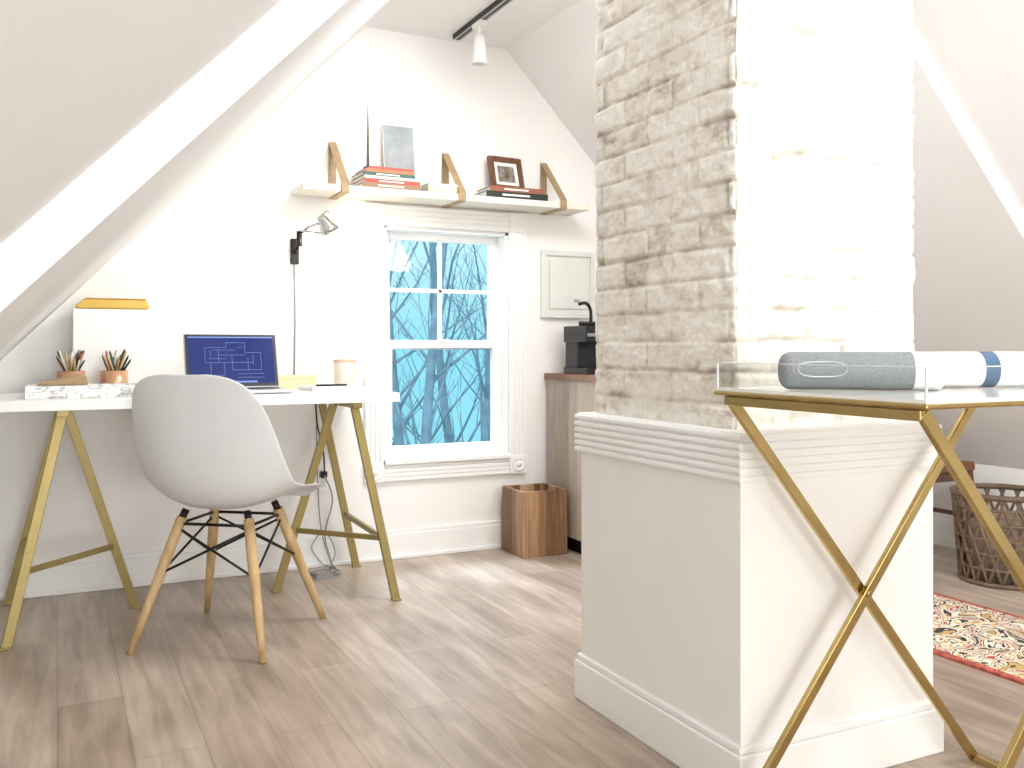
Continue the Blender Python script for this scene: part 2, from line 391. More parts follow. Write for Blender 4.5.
# ------------------------------------------------------------------ desk
dk=empty('trestle_desk',(0.43,3.62,0)); T=Matrix.Translation((-0.43,-3.62,0))
DZ=0.782
b=B(); b.box(-0.285,1.155,3.30,3.945,DZ-0.034,DZ,T=T); b.obj('desktop',M['white'],dk,bevel=0.002)
def trestle(name,top_x,out_x,in_x,sgn):
    b=B(); zt=DZ-0.034
    b.box(top_x-0.018,top_x+0.018,3.33,3.90,zt-0.022,zt,T=T)
    tf=Vector((top_x,3.375,zt-0.012)); tb=Vector((top_x,3.86,zt-0.012)); ti=Vector((top_x-sgn*0.015,3.60,zt-0.012))
    ff=Vector((out_x,3.315,0.0)); fb=Vector((out_x+0.02*sgn,3.90,0.0)); fi=Vector((in_x,3.645,0.0))
    for a,c in((tf,ff),(tb,fb),(ti,fi)):
        b.beam(a,c,0.030,0.020,(1,0,0),T=T)
        b.box(c.x-0.018,c.x+0.018,c.y-0.014,c.y+0.014,0,0.008,T=T)
    def at(a,c,z): return a+(c-a)*((a.z-z)/(a.z-c.z))
    z=0.235
    pf,pb,pi=at(tf,ff,z),at(tb,fb,z),at(ti,fi,z)
    b.beam(pf,pb,0.014,0.022,(1,0,0),T=T)
    b.beam(at(ti,fi,0.235),pf,0.012,0.02,(0,1,0),T=T)
    b.obj(name,M['goldpaint'],dk,bevel=0.002)
trestle('trestle_a',0.015,-0.145,0.257,-1)
trestle('trestle_b',1.00,1.145,0.767,1)

# ------------------------------------------------------------------ chair
chx=empty('shell_chair',(0.52,3.15,0),math.radians(-37))
S=1.05
prof=[(0.235,0.405,0.150,0.00,0),(0.225,0.428,0.190,0.004,0),(0.195,0.440,0.220,0.012,0),(0.13,0.438,0.236,0.030,0),(0.05,0.426,0.242,0.050,0),(-0.04,0.414,0.245,0.075,0),
      (-0.110,0.415,0.246,0.095,0),(-0.165,0.436,0.246,0.108,0),(-0.202,0.482,0.245,0.105,0),(-0.224,0.545,0.241,0.092,0),(-0.242,0.62,0.233,0.074,0),
      (-0.259,0.70,0.218,0.056,0),(-0.273,0.76,0.197,0.038,0),(-0.283,0.798,0.168,0.022,0),(-0.289,0.820,0.126,0.012,0),(-0.292,0.829,0.070,0.005,0)]
bm=bmesh.new(); rows=[]; nu=14
for i,(y,z,wd,cv,_) in enumerate(prof):
    a=prof[max(i-1,0)]; c=prof[min(i+1,len(prof)-1)]
    ty,tz=c[0]-a[0],c[1]-a[1]; l=math.hypot(ty,tz); ty/=l; tz/=l
    ny,nz=(tz,-ty)
    if i<2: ny,nz=0,1
    row=[]
    for k in range(nu+1):
        u=-1+2*k/nu; q=abs(u)**2.4
        row.append(bm.verts.new((wd*u*S,(y+ny*cv*q)*S,(z+nz*cv*q)*S)))
    rows.append(row)
for i in range(len(rows)-1):
    for k in range(nu): 
        f=bm.faces.new((rows[i][k],rows[i][k+1],rows[i+1][k+1],rows[i+1][k])); f.smooth=True
bmesh.ops.recalc_face_normals(bm,faces=bm.faces)
me=D.meshes.new('seat_shell'); bm.to_mesh(me); bm.free(); me.materials.append(M['shell'])
o=D.objects.new('seat_shell',me); C.collection.objects.link(o); o.parent=chx
md=o.modifiers.new('sol','SOLIDIFY'); md.thickness=0.007; md.offset=0
md=o.modifiers.new('sub','SUBSURF'); md.levels=2; md.render_levels=2
legs=[]
for i,(sx,sy) in enumerate(((-1,-1),(1,-1),(-1,1),(1,1))):
    top=Vector((sx*0.115,sy*0.105-0.01,0.408)); ft=Vector((sx*0.222,sy*0.235,0.0)); legs.append((top,ft))
    b=B(); b.tube([top,top.lerp(ft,0.3),top.lerp(ft,0.75),ft],[0.0165,0.0175,0.0135,0.0105],14); b.obj('leg_%d'%(i+1),M['dowel'],chx)
b=B()
def L_(i,t): return legs[i][0].lerp(legs[i][1],t)
for i,j in((0,1),(1,3),(3,2),(2,0)):
    b.tube([L_(i,0.08),L_(j,0.42)],0.004,8); b.tube([L_(j,0.08),L_(i,0.42)],0.004,8)
    b.tube([L_(i,0.05),L_(j,0.05)],0.005,8)
for i in range(4):
    t_=L_(i,0.02); b.tube([t_,(t_.x*0.9,t_.y*0.9,0.432)],0.012,10)
b.obj('wire_bracing',M['black'],chx)

# ------------------------------------------------------------------ laptop
lp=empty('laptop',(0.605,3.62,DZ),math.radians(2))
b=B(); b.box(-0.17,0.17,-0.20,0.02,0.002,0.016); b.obj('base',M['alu'],lp,bevel=0.004)
b=B(); b.box(-0.145,0.145,-0.12,-0.01,0.016,0.0175)
b.obj('keyboard',M['blackp'],lp)
T2=Matrix.Translation((0,0.015,0.016))@Matrix.Rotation(math.radians(-17),4,'X')
b=B(); b.box(-0.175,0.175,0,0.008,0,0.215,T=T2); b.obj('lid',M['alu'],lp,bevel=0.003)
b=B(); b.box(-0.171,0.171,-0.0015,0,0.005,0.212,T=T2); b.obj('bezel',M['blackp'],lp)
b=B(); b.box(-0.16,0.16,-0.0022,-0.0015,0.018,0.203,T=T2); b.obj('screen',M['screen'],lp)
b=B()
def sl(x0,z0,x1,z1,w_=0.0007): b.beam((x0,-0.0028,z0),(x1,-0.0028,z1),w_*1.3,0.0006,(0,0,1) if abs(x1-x0)>abs(z1-z0) else (1,0,0),T=T2)
for q in ((-0.10,0.10,0.03,0.10),(-0.10,0.10,-0.10,0.16),(-0.10,0.16,-0.02,0.16),(-0.02,0.16,-0.02,0.180),(-0.02,0.180,0.05,0.180),(0.05,0.180,0.05,0.14),
          (0.05,0.14,0.11,0.14),(0.11,0.14,0.11,0.07),(0.11,0.07,0.0,0.07),(0.0,0.07,0.0,0.13),(-0.05,0.10,-0.05,0.15),(-0.05,0.13,0.05,0.13),(0.06,0.07,0.06,0.12),
          (-0.03,0.10,-0.03,0.05),(-0.03,0.05,-0.08,0.05),(-0.08,0.05,-0.08,0.10),(0.03,0.10,0.08,0.10),(0.02,0.04,0.12,0.04),(0.02,0.055,0.12,0.055),
          (-0.08,0.12,-0.08,0.15),(-0.07,0.15,0.01,0.15),(0.08,0.09,0.08,0.13),(-0.09,0.115,-0.02,0.115),(0.02,0.16,0.04,0.16)): sl(*q)
b.box(-0.16,0.16,-0.003,-0.002,0.199,0.203,T=T2); b.box(-0.09,0.09,-0.003,-0.002,0.02,0.026,T=T2)
b.obj('screen_drawing',M['scrline'],lp,merge=False)

# ------------------------------------------------------------------ desk items
mg=empty('ceramic_tumbler',(1.045,3.66,DZ+0.018))
b=B(); b.lathe([(0,0),(0.038,0),(0.042,0.006),(0.043,0.05)],mi=0); b.lathe([(0.043,0.05),(0.046,0.092)],mi=0); b.lathe([(0.046,0.092),(0.0462,0.104),(0.043,0.104),(0.040,0.09),(0.037,0.012),(0,0.01)],mi=1)
b.obj('tumbler_body',[M['cream'],M['blush']],mg)
nb=empty('notebook',(1.0,3.63,DZ),math.radians(8))
b=B(); b.box(-0.13,0.09,-0.08,0.08,0,0.003,1); b.box(-0.128,0.088,-0.078,0.078,0.003,0.015,0); b.box(-0.13,0.09,-0.08,0.08,0.015,0.018,1); b.obj('pages',[M['paper'],M['marble']],nb,bevel=0.001)
b=B(); b.tube([(-0.10,-0.04,0.022),(0.02,-0.06,0.022)],0.004,8); b.obj('pen',M['black'],nb)
bx=empty('card_file_box',(0.885,3.84,DZ))
b=B(); b.box(-0.08,0.08,-0.04,0.04,0,0.052); b.box(-0.083,0.083,-0.043,0.043,0.042,0.056); b.obj('box_body',mat('pale_yellow',(224,212,168),0.5),bx,bevel=0.002)
dh=empty('document_box',(0.178,3.86,DZ))
b=B(); b.box(-0.125,0.125,-0.055,0.075,0,0.006); b.box(-0.125,0.125,-0.055,-0.049,0,0.315); b.box(-0.125,0.125,0.069,0.075,0,0.315)
b.box(-0.125,-0.119,-0.055,0.075,0,0.315); b.box(0.119,0.125,-0.055,0.075,0,0.315); b.box(-0.119,0.119,-0.045,0.066,0.006,0.312)
b.obj('box_shell',M['paper'],dh,bevel=0.002)
pc=empty('mustard_pouch',(0.19,3.86,DZ+0.316))
b=B(); b.prism([(-0.125,0),(0.125,0),(0.13,0.012),(0.115,0.036),(-0.10,0.036),(-0.13,0.012)],-0.06,0.06); b.obj('pouch_body',M['mustard'],pc,bevel=0.006)
b=B(); b.prism([(-0.10,0.0365),(0.115,0.0365),(0.12,0.040),(-0.09,0.040)],-0.06,0.02); b.obj('pouch_flap',mat('mustard_dark',(206,150,60),0.5),pc,bevel=0.001)
for (cx,cy) in((0.045,3.72),(0.188,3.72)):
    e=empty('pencil_cup',(cx,cy,DZ))
    b=B(); b.lathe([(0,0),(0.046,0),(0.048,0.004),(0.048,0.085),(0.0455,0.085),(0.0455,0.006),(0,0.006)]); b.obj('cup',M['copper'],e)
    cols=[(150,80,70),(40,40,45),(200,176,110),(60,90,100),(226,222,210),(170,140,96),(76,60,46)]
    b=B(); ms=[mat('pencil_%d'%i,c,0.4) for i,c in enumerate(cols)]
    for i in range(24):
        a=random.uniform(0,6.28); r0=random.uniform(0.005,0.028); r1=random.uniform(0.03,0.065); hh=random.uniform(0.125,0.165)
        p0=Vector((r0*math.cos(a+2.5),r0*math.sin(a+2.5),0.01)); p1=Vector((r1*math.cos(a)*0.95,r1*math.sin(a)*0.95,hh))
        k=0.085/hh; pr=p0.lerp(p1,k); 
        if math.hypot(pr.x,pr.y)>0.039:
            f_=0.039/math.hypot(pr.x,pr.y); p1=Vector((p1.x*f_,p1.y*f_,p1.z)); p0=Vector((p0.x*f_,p0.y*f_,p0.z))
        b.tube([p0,p0.lerp(p1,0.93),p1],[0.004,0.004,0.001],8,i%7)
    b.obj('pencils',ms,e)
mb=empty('marble_desk_tray',(0.075,3.50,DZ))
b=B(); b.box(-0.17,0.18,-0.09,0.09,0,0.006); b.box(-0.17,0.18,-0.09,-0.084,0.006,0.042); b.box(-0.17,0.18,0.084,0.09,0.006,0.042)
b.box(-0.17,-0.164,-0.084,0.084,0.006,0.042); b.box(0.174,0.18,-0.084,0.084,0.006,0.042); b.box(0.0,0.006,-0.084,0.084,0.006,0.042)
b.box(-0.16,-0.004,-0.08,0.08,0.007,0.034); b.box(0.010,0.17,-0.08,0.08,0.007,0.030)
b.obj('tray_body',M['marble'],mb,bevel=0.001)
lw=empty('leather_wedge_pouch',(0.02,3.50,DZ+0.042))
b=B(); b.prism([(-0.085,0),(0.075,0),(0.07,0.03),(0.055,0.036),(-0.07,0.010)],-0.05,0.05); b.obj('wedge',M['leather'],lw,bevel=0.004)

# ------------------------------------------------------------------ shelf + items
sh=empty('floating_shelf',(1.59,3.88,1.605)); T=Matrix.Translation((-1.59,-3.88,-1.605))
b=B(); b.box(0.905,2.275,3.78,3.978,1.605,1.633,T=T); b.obj('plank',M['shelfw'],sh,bevel=0.002)
for i,x in enumerate((1.08,1.612,2.127)):
    b=B(); path=[(3.974,1.85),(3.774,1.642),(3.774,1.602),(3.974,1.602),(3.974,1.85)]
    for p,q in zip(path[:-1],path[1:]): b.beam((x,p[0],p[1]),(x,q[0],q[1]),0.034,0.005,(1,0,0),T=T)
    b.obj('strap_bracket_%d'%(i+1),M['leather'],sh,bevel=0.001)
def stack(name,x,y,z,items,rz=0):
    e=empty(name,(x,y,z),rz); zz=0
    for i,(wd,dp,h,col) in enumerate(items):
        b=B(); ox=random.uniform(-0.008,0.008); mc=bookm('%s_%d'%(name,i),col)
        b.box(-wd/2+ox,wd/2+ox,-dp/2,dp/2,zz,zz+0.002,0); b.box(-wd/2+ox,wd/2+ox,-dp/2,dp/2,zz+h-0.002,zz+h,0)
        b.box(-wd/2+ox,wd/2+ox,-dp/2,-dp/2+0.003,zz+0.002,zz+h-0.002,0); b.box(-wd/2+ox+0.003,wd/2+ox-0.003,-dp/2+0.003,dp/2-0.003,zz+0.002,zz+h-0.002,1)
        if h>0.014: b.box(-wd*0.25+ox,wd*0.2+ox,-dp/2-0.0006,-dp/2,zz+h*0.35,zz+h*0.65,1)
        b.obj('book_%d'%(i+1),[mc,M['paper']],e); zz+=h
    return zz
SZ=1.6335
h1=stack('book_stack',1.285,3.868,SZ,[(0.26,0.17,0.020,(150,118,92)),(0.25,0.165,0.018,(176,78,64)),(0.24,0.16,0.013,(228,214,190)),(0.235,0.155,0.016,(66,96,92)),(0.22,0.15,0.014,(190,120,80)),(0.20,0.15,0.011,(178,86,70))],0.02)
h2=stack('book_stack',1.535,3.875,SZ,[(0.15,0.16,0.020,(206,194,168)),(0.14,0.16,0.022,(224,214,190))],0)
h3=stack('book_stack',1.895,3.868,SZ,[(0.31,0.17,0.028,(40,44,40)),(0.27,0.165,0.024,(150,92,66))],-0.02)
e=empty('art_print',(1.375,3.93,SZ+h1+0.0005)); T2=Matrix.Rotation(math.radians(-8),4,'X')
b=B(); b.box(-0.073,0.073,-0.003,0.003,0,0.225,0,T=T2); b.box(-0.071,0.071,-0.0040,-0.003,0.002,0.223,1,T=T2)
b.obj('board',[M['paper'],photo_mat('misty_print',(118,126,131),(176,182,185),5)],e)
e=empty('spire_sculpture',(1.205,3.86,SZ+h1)); b=B(); b.lathe([(0,0),(0.02,0),(0.02,0.006),(0.007,0.01),(0.0055,0.10),(0.001,0.30)],seg=14); b.obj('spire',mat('patina_iron',(92,94,92),0.5,0.4),e)
e=empty('photo_frame',(1.90,3.900,SZ+h3+0.003),math.radians(6)); T2=Matrix.Rotation(math.radians(-14),4,'X')
b=B(); 
for q in((-0.09,-0.066,0,0.165),(0.066,0.09,0,0.165),(-0.066,0.066,0,0.024),(-0.066,0.066,0.141,0.165)): b.box(q[0],q[1],-0.009,0.009,q[2],q[3],0,T=T2)
b.box(-0.066,0.066,0.0,0.005,0.024,0.141,1,T=T2); b.box(-0.046,0.046,-0.002,0.0,0.042,0.122,2,T=T2)
b.obj('frame',[M['dkwood'],M['paper'],photo_mat('old_photo',(60,50,45),(190,175,160),22)],e,bevel=0.002)

# ------------------------------------------------------------------ wall lamp
wl=empty('wall_lamp',(0.915,YW,1.36))
b=B(); b.box(-0.018,0.018,-0.012,0,-0.05,0.06); b.tube([(0,-0.012,0.0),(0,-0.05,0.01),(0.005,-0.07,0.05)],0.008,10)
b.tube([(0.005,-0.07,0.02),(0.005,-0.07,0.085)],0.013,12); b.obj('mount',M['black'],wl,bevel=0.003)
b=B(); b.tube([(0.005,-0.07,0.07),(0.035,-0.10,0.10),(0.075,-0.14,0.115)],0.0055,10,0); b.tube([(0.0,-0.09,0.085),(0.10,-0.11,0.075)],0.005,8,0)
T2=Matrix.Translation((0.10,-0.15,0.105))@Matrix.Rotation(math.radians(-35),4,'Y')
b.lathe([(0,0.05),(0.016,0.048),(0.022,0.03),(0.036,-0.01),(0.044,-0.035),(0.042,-0.035),(0.034,-0.01),(0.018,0.028),(0,0.03)],seg=28,T=T2)
b.tube([(0.075,-0.13,0.14),(0.10,-0.15,0.165),(0.13,-0.165,0.15)],0.004,8,0)
b.obj('shade',M['chrome'],wl)
b=B(); b.lathe([(0,-0.04),(0.018,-0.035),(0.022,-0.02),(0.014,0.01),(0,0.022)],seg=20,T=T2); b.obj('bulb',M['bulb'],wl)
b=B(); b.tube([(0,-0.006,-0.05),(0.002,-0.006,-0.3),(-0.002,-0.006,-0.56)],0.0035,8); b.obj('cord',M['cord'],wl)

# ------------------------------------------------------------------ outlet & cords
e=empty('wall_outlet',(1.035,YW,0.38)); b=B(); b.box(-0.036,0.036,-0.006,0,-0.058,0.058); b.obj('plate',M['trim'],e,bevel=0.002)
b=B(); b.box(-0.014,0.014,-0.0075,-0.006,0.010,0.036); b.box(-0.014,0.014,-0.0075,-0.006,-0.036,-0.010); b.obj('sockets',M['panel'],e)
b=B(); b.box(-0.014,0.014,-0.04,-0.0075,0.008,0.036); b.obj('plug',M['blackp'],e,bevel=0.003)
def curve(pts,n=8):
    out=[]; P=[Vector(p) for p in pts]; P=[P[0]]+P+[P[-1]]
    for i in range(1,len(P)-2):
        for k in range(n):
            t=k/n; a,b_,c,d=P[i-1],P[i],P[i+1],P[i+2]
            out.append(0.5*((2*b_)+(c-a)*t+(2*a-5*b_+4*c-d)*t*t+(3*b_-a-3*c+d)*t**3))
    out.append(P[-2]); return out
e=empty('power_cord',(1.0,3.9,0))
b=B()
b.tube(curve([(-0.02,-0.02,0.742),(0.0,0.02,0.62),(0.03,0.035,0.50),(0.035,0.035,0.402)]),0.0035,8,0)
b.tube(curve([(0.035,0.04,0.40),(0.06,0.0,0.30),(0.03,0.01,0.15),(0.05,-0.02,0.02),(0.0,-0.06,0.006),(-0.06,-0.02,0.006),(0.02,-0.12,0.006),(0.07,-0.08,0.008),(0.03,0.0,0.02)]),0.0035,8,1)
b.tube(curve([(-0.01,0.0,0.742),(0.0,0.03,0.5),(0.01,0.01,0.2),(0.04,-0.03,0.05),(0.06,-0.06,0.006),(-0.03,-0.09,0.006),(-0.04,-0.03,0.006),(0.05,-0.03,0.012)]),0.003,8,1)
b.tube(curve([(0.02,-0.05,0.02),(-0.03,0.0,0.10),(0.03,0.02,0.16),(0.06,-0.04,0.08),(0.0,-0.10,0.01),(-0.05,-0.12,0.006)]),0.003,8,1)
b.box(-0.05,0.02,-0.16,-0.12,0,0.022,1)
b.obj('cords',[M['blackp'],M['cord']],e)

# ------------------------------------------------------------------ electrical panel
e=empty('electrical_panel',(2.26,YW,1.262)); b=B()
b.box(-0.15,0.15,-0.012,0,-0.165,0.165,0)
for q in((-0.15,-0.125,-0.165,0.165),(0.125,0.15,-0.165,0.165),(-0.125,0.125,0.14,0.165),(-0.125,0.125,-0.165,-0.14)): b.box(q[0],q[1],-0.022,-0.012,q[2],q[3],0)
b.box(-0.105,0.105,-0.019,-0.012,-0.12,0.12,0); b.box(0.03,0.06,-0.024,-0.019,-0.085,-0.07,1)
b.obj('panel_door',[M['panel'],M['alu']],e,bevel=0.002)

# ------------------------------------------------------------------ cabinet + coffee machine + bin
cb=empty('wooden_cabinet',(2.37,3.73,0)); 
b=B(); b.box(-0.235,0.235,-0.235,0.225,0.07,0.80); b.obj('carcass',M['cab'],cb,bevel=0.002)
b=B(); b.box(-0.245,0.245,-0.25,0.235,0.80,0.828); b.obj('counter_top',stripe_wood('counter_wood',(110,72,54),(146,106,84),(176,136,108),w=0.07),cb,bevel=0.002)
b=B(); b.box(-0.20,0.21,-0.19,0.22,0.0,0.07); b.obj('plinth',M['black'],cb)
b=B(); b.box(-0.225,-0.004,-0.253,-0.235,0.085,0.785); b.box(0.004,0.225,-0.253,-0.235,0.085,0.785); b.obj('doors',M['cab'],cb,bevel=0.002)
b=B(); b.tube([(-0.02,-0.27,0.5),(-0.02,-0.27,0.6)],0.005,8); b.tube([(0.02,-0.27,0.5),(0.02,-0.27,0.6)],0.005,8)
for x in(-0.02,0.02):
    for z in(0.51,0.59): b.tube([(x,-0.252,z),(x,-0.27,z)],0.004,8)
b.obj('handles',M['black'],cb)
cm=empty('coffee_machine',(2.265,3.76,0.828))
b=B(); b.box(-0.085,0.085,-0.11,0.11,0,0.03); b.box(-0.075,0.075,0.0,0.11,0.03,0.20); b.box(-0.085,0.085,-0.10,0.11,0.15,0.225)
b.box(-0.06,0.06,-0.105,-0.01,0.03,0.036)
b.obj('machine_body',M['blackp'],cm,bevel=0.01,seg=3)
b=B(); b.tube([(0,-0.06,0.15),(0,-0.06,0.12)],0.014,14); b.tube([(-0.06,0.0,0.236),(0.06,0.0,0.236)],0.011,12)
b.tube(curve([(0.03,0.05,0.222),(0.03,0.05,0.30),(0.0,0.04,0.335),(-0.05,0.02,0.33)]),0.008,10); b.obj('spout_and_lever',M['black'],cm)
b=B(); b.box(-0.08,0.08,-0.112,-0.1,0.175,0.19); b.obj('trim_band',M['chrome'],cm)
wb=empty('wooden_wastebasket',(1.995,3.82,0)); b=B(); W=0.113
b.box(-W,W,-W,W,0,0.014)
for q in((-W,-W+0.014,-W,W),(W-0.014,W,-W,W),(-W+0.014,W-0.014,-W,-W+0.014),(-W+0.014,W-0.014,W-0.014,W)): b.box(q[0],q[1],q[2],q[3],0.014,0.30)
b.obj('bin_walls',M['acacia'],wb,bevel=0.002)

# ------------------------------------------------------------------ tray table
tt=empty('folding_tray_table',(1.54,1.215,0)); T=Matrix.Translation((-1.54,-1.215,0))
TZ=0.872; xr=1.895
b=B()
for y,s in((1.446,1),(0.984,-1)):
    b.beam((1.185,y-0.006*s,0.852),(xr,y-0.006*s,0.008),0.012,0.022,(0,1,0),T=T)
    b.beam((xr,y-0.020*s,0.852),(1.185,y-0.020*s,0.008),0.012,0.022,(0,1,0),T=T)
    b.tube([((1.185+xr)/2,y+0.004*s,0.43),((1.185+xr)/2,y-0.03*s,0.43)],0.008,12,T=T)
for x in(1.185,xr):
    b.box(x-0.010,x+0.010,0.985,1.445,0.838,0.856,T=T)
    b.box(x-0.010,x+0.010,0.985,1.445,0.0,0.018,T=T)
b.obj('x_frame_legs',M['gold'],tt,bevel=0.002)
b=B(); b.box(1.165,xr+0.02,0.965,1.465,0.857,0.866,T=T); b.obj('tray_rim',M['gold'],tt,bevel=0.003)
b=B(); b.box(1.168,xr+0.017,0.968,1.462,0.866,TZ,T=T); b.obj('tray_top',mat('tray_white',(240,240,238),0.12,var=0.01),tt)
b=B(); H_=0.050
sides=((1.170,1.174,0.970,1.460),(xr+0.011,xr+0.015,0.970,1.460),(1.174,xr+0.011,0.970,0.974),(1.174,xr+0.011,1.456,1.460))
for q in sides: b.box(q[0],q[1],q[2],q[3],TZ,TZ+H_-0.0015,T=T)
b.obj('acrylic_sides',M['acryl'],tt)
b=B()
for q in sides: b.box(q[0],q[1],q[2],q[3],TZ+H_-0.0015,TZ+H_,T=T)
for (x,y) in((1.169,0.969),(1.169,1.457),(xr+0.012,0.969),(xr+0.012,1.457)): b.box(x,x+0.003,y,y+0.003,TZ,TZ+H_,T=T)
b.obj('acrylic_edges',M['edge'],tt)
p0=Vector((1.212,1.32)); p1=Vector((1.435,1.165)); c=(p0+p1)/2; ang=math.atan2(p1.y-p0.y,p1.x-p0.x); Ln=(p1-p0).length/2+0.008
sp=empty('wireless_speaker',(c.x,c.y,TZ),ang)
T2=Matrix.Translation((0,0,0.036))@Matrix.Rotation(math.radians(90),4,'Y')
def prof_pill(x0,x1,r,ra,rb):
    pr=[]
    for i in range(7):
        a=math.pi/2*i/6; pr.append((r-ra+ra*math.sin(a) if ra<r else r*math.sin(a), x0+ra*(1-math.cos(a))))
    for i in range(7):
        a=math.pi/2*(1-i/6); pr.append((r-rb+rb*math.sin(a), x1-rb*(1-math.cos(a))))
    return pr
pp=[(0.0,-Ln)]+prof_pill(-Ln,Ln*0.62,0.035,0.022,0.001)
b=B(); b.lathe(pp,T=T2,seg=40); b.obj('fabric_body',M['greyfab'],sp)
pp=prof_pill(Ln*0.62,Ln,0.0352,0.001,0.012)+[(0,Ln)]
b=B(); b.lathe([(0,Ln*0.62)]+pp,T=T2,seg=40); b.obj('end_cap',M['white'],sp)
b=B(); ring=[]
for k in range(41):
    a=2*math.pi*k/40; ex=-Ln*0.50+0.043*math.copysign(abs(math.cos(a))**0.7,math.cos(a)); el=0.014*math.copysign(abs(math.sin(a))**0.8,math.sin(a))
    th=el/0.0355+0.10; ring.append((ex,-0.0356*math.cos(th),0.036+0.0356*math.sin(th)))
b.tube(ring,0.0014,8); b.obj('control_ring',M['alu'],sp)
p0=Vector((1.53,1.25)); p1=Vector((1.77,1.15)); c=(p0+p1)/2; ang=math.atan2(p1.y-p0.y,p1.x-p0.x); Ln=(p1-p0).length/2
sp=empty('cylinder_speaker',(c.x,c.y,TZ),ang)
b=B(); R_=0.035
b.lathe([(0,-Ln),(0.028,-Ln),(0.031,-Ln+0.003)],T=T2,seg=36,mi=1)
b.lathe([(0.031,-Ln+0.003),(R_,-Ln+0.006),(R_,-Ln*0.35)],T=T2,seg=36,mi=0)
b.lathe([(R_,-Ln*0.35),(R_,-Ln*0.12)],T=T2,seg=36,mi=2)
b.lathe([(R_,-Ln*0.12),(R_,Ln-0.006),(0.03,Ln),(0,Ln)],T=T2,seg=36,mi=0)
b.obj('roll_body',[M['white'],M['dkfab'],M['bluef']],sp)
stack('magazine_stack',1.70,1.365,TZ+0.0005,[(0.30,0.15,0.012,(222,206,198)),(0.29,0.145,0.012,(236,230,222)),(0.30,0.15,0.014,(200,150,140)),(0.30,0.15,0.014,(240,238,232)),(0.28,0.14,0.012,(226,216,206))])

# ------------------------------------------------------------------ rug, basket, chair on the right
e=empty('runner_rug',(2.735,2.0,0)); b=B(); b.box(-0.27,0.27,-1.0,0.95,0.0,0.010); b.obj('rug_field',M['rug'],e,bevel=0.002)
b=B(); 
for q in((-0.295,-0.27,-1.05,1.0),(0.27,0.295,-1.05,1.0),(-0.27,0.27,-1.05,-1.0),(-0.27,0.27,0.95,1.0)): b.box(q[0],q[1],q[2],q[3],0,0.0095)
b.obj('rug_border',M['rugred'],e,bevel=0.002)
bk=empty('woven_basket',(3.46,2.50,0)); b=B(); H=0.36
def rr(z): return 0.155+0.030*z/H
n=20
for k in range(n):
    for s in(1,-1):
        pts=[]
        for i in range(9):
            z=0.01+(H-0.01)*i/8; a=2*math.pi*(k/n+s*0.11*i/8); pts.append((rr(z)*math.cos(a),rr(z)*math.sin(a),z))
        b.tube(pts,0.0065,6)
for z,r in((0.010,0.010),(0.07,0.006),(0.13,0.006),(0.19,0.006),(0.25,0.006),(0.31,0.006),(H,0.012)):
    b.tube([(rr(z)*math.cos(2*math.pi*k/32),rr(z)*math.sin(2*math.pi*k/32),z) for k in range(33)],r,8)
b.lathe([(0,0.004),(rr(0),0.004),(rr(0),0.010),(0,0.010)])
b.obj('woven_body',mat('brown_rattan',(108,88,70),0.6,var=0.3),bk)
b=B(); b.lathe([(0,0.011),(0.13,0.011),(0.14,0.20),(0.12,0.24),(0.06,0.27),(0,0.275)],seg=24); b.obj('folded_blanket',mat('blanket',(150,134,116),0.95,var=0.4,scale=40,bump=0.6),bk)
wc=empty('wooden_side_chair',(3.47,2.98,0)); b=B()
for sx in(-1,1):
    b.beam((sx*0.19,-0.17,0.40),(sx*0.20,-0.20,0.0),0.03,0.03,(1,0,0)); b.beam((sx*0.17,0.17,0.40),(sx*0.19,0.22,0.0),0.03,0.03,(1,0,0))
    b.beam((sx*0.17,0.17,0.38),(sx*0.165,0.22,0.66),0.028,0.024,(1,0,0))
    b.beam((sx*0.19,-0.18,0.2),(sx*0.18,0.19,0.2),0.016,0.02,(1,0,0)); b.box(sx*0.19-0.01,sx*0.19+0.01,-0.17,0.17,0.36,0.40)
b.box(-0.18,0.18,-0.18,-0.16,0.36,0.40); b.box(-0.17,0.17,0.16,0.18,0.36,0.40)
b.box(-0.165,0.165,0.205,0.225,0.56,0.66); b.box(-0.165,0.165,0.195,0.21,0.47,0.51)
b.obj('chair_frame',M['dkwood'],wc,bevel=0.005)
b=B(); b.box(-0.205,0.205,-0.20,0.20,0.40,0.445); b.obj('seat_pad',mat('brown_leather',(120,78,54),0.45,var=0.1),wc,bevel=0.015,seg=3)

# ------------------------------------------------------------------ track light
tl=empty('track_light',(1.64,2.9,ZC)); b=B(); b.box(-0.017,0.017,-0.9,1.0,-0.022,0,0); b.box(-0.008,0.008,-0.9,1.0,-0.0225,-0.0215,1)
b.box(-0.022,-0.017,-0.9,1.0,-0.022,0,1)
b.obj('rail',[M['alu'],M['black']],tl)
spots=[(0.75,(-0.3,0.5,-0.8)),(-0.1,(-0.5,0.7,-0.5)),(-0.7,(0.2,-0.6,-0.6))]
for i,(y,dv) in enumerate(spots):
    b=B(); b.box(-0.018,0.018,y-0.04,y+0.04,-0.042,-0.022); b.tube([(0,y,-0.042),(0,y,-0.08)],0.006,10)
    if i==0: q=Matrix.Translation((0,y,-0.14))
    else: q=Matrix.Translation((0,y,-0.13))@Vector(dv).to_track_quat('-Z','Y').to_matrix().to_4x4()
    b.lathe([(0,0.065),(0.022,0.063),(0.026,0.045),(0.030,-0.045),(0.032,-0.062),(0.028,-0.062),(0.026,-0.04),(0,-0.035)],seg=24,T=q)
    b.obj('spot_head_%d'%(i+1),M['white'],tl)

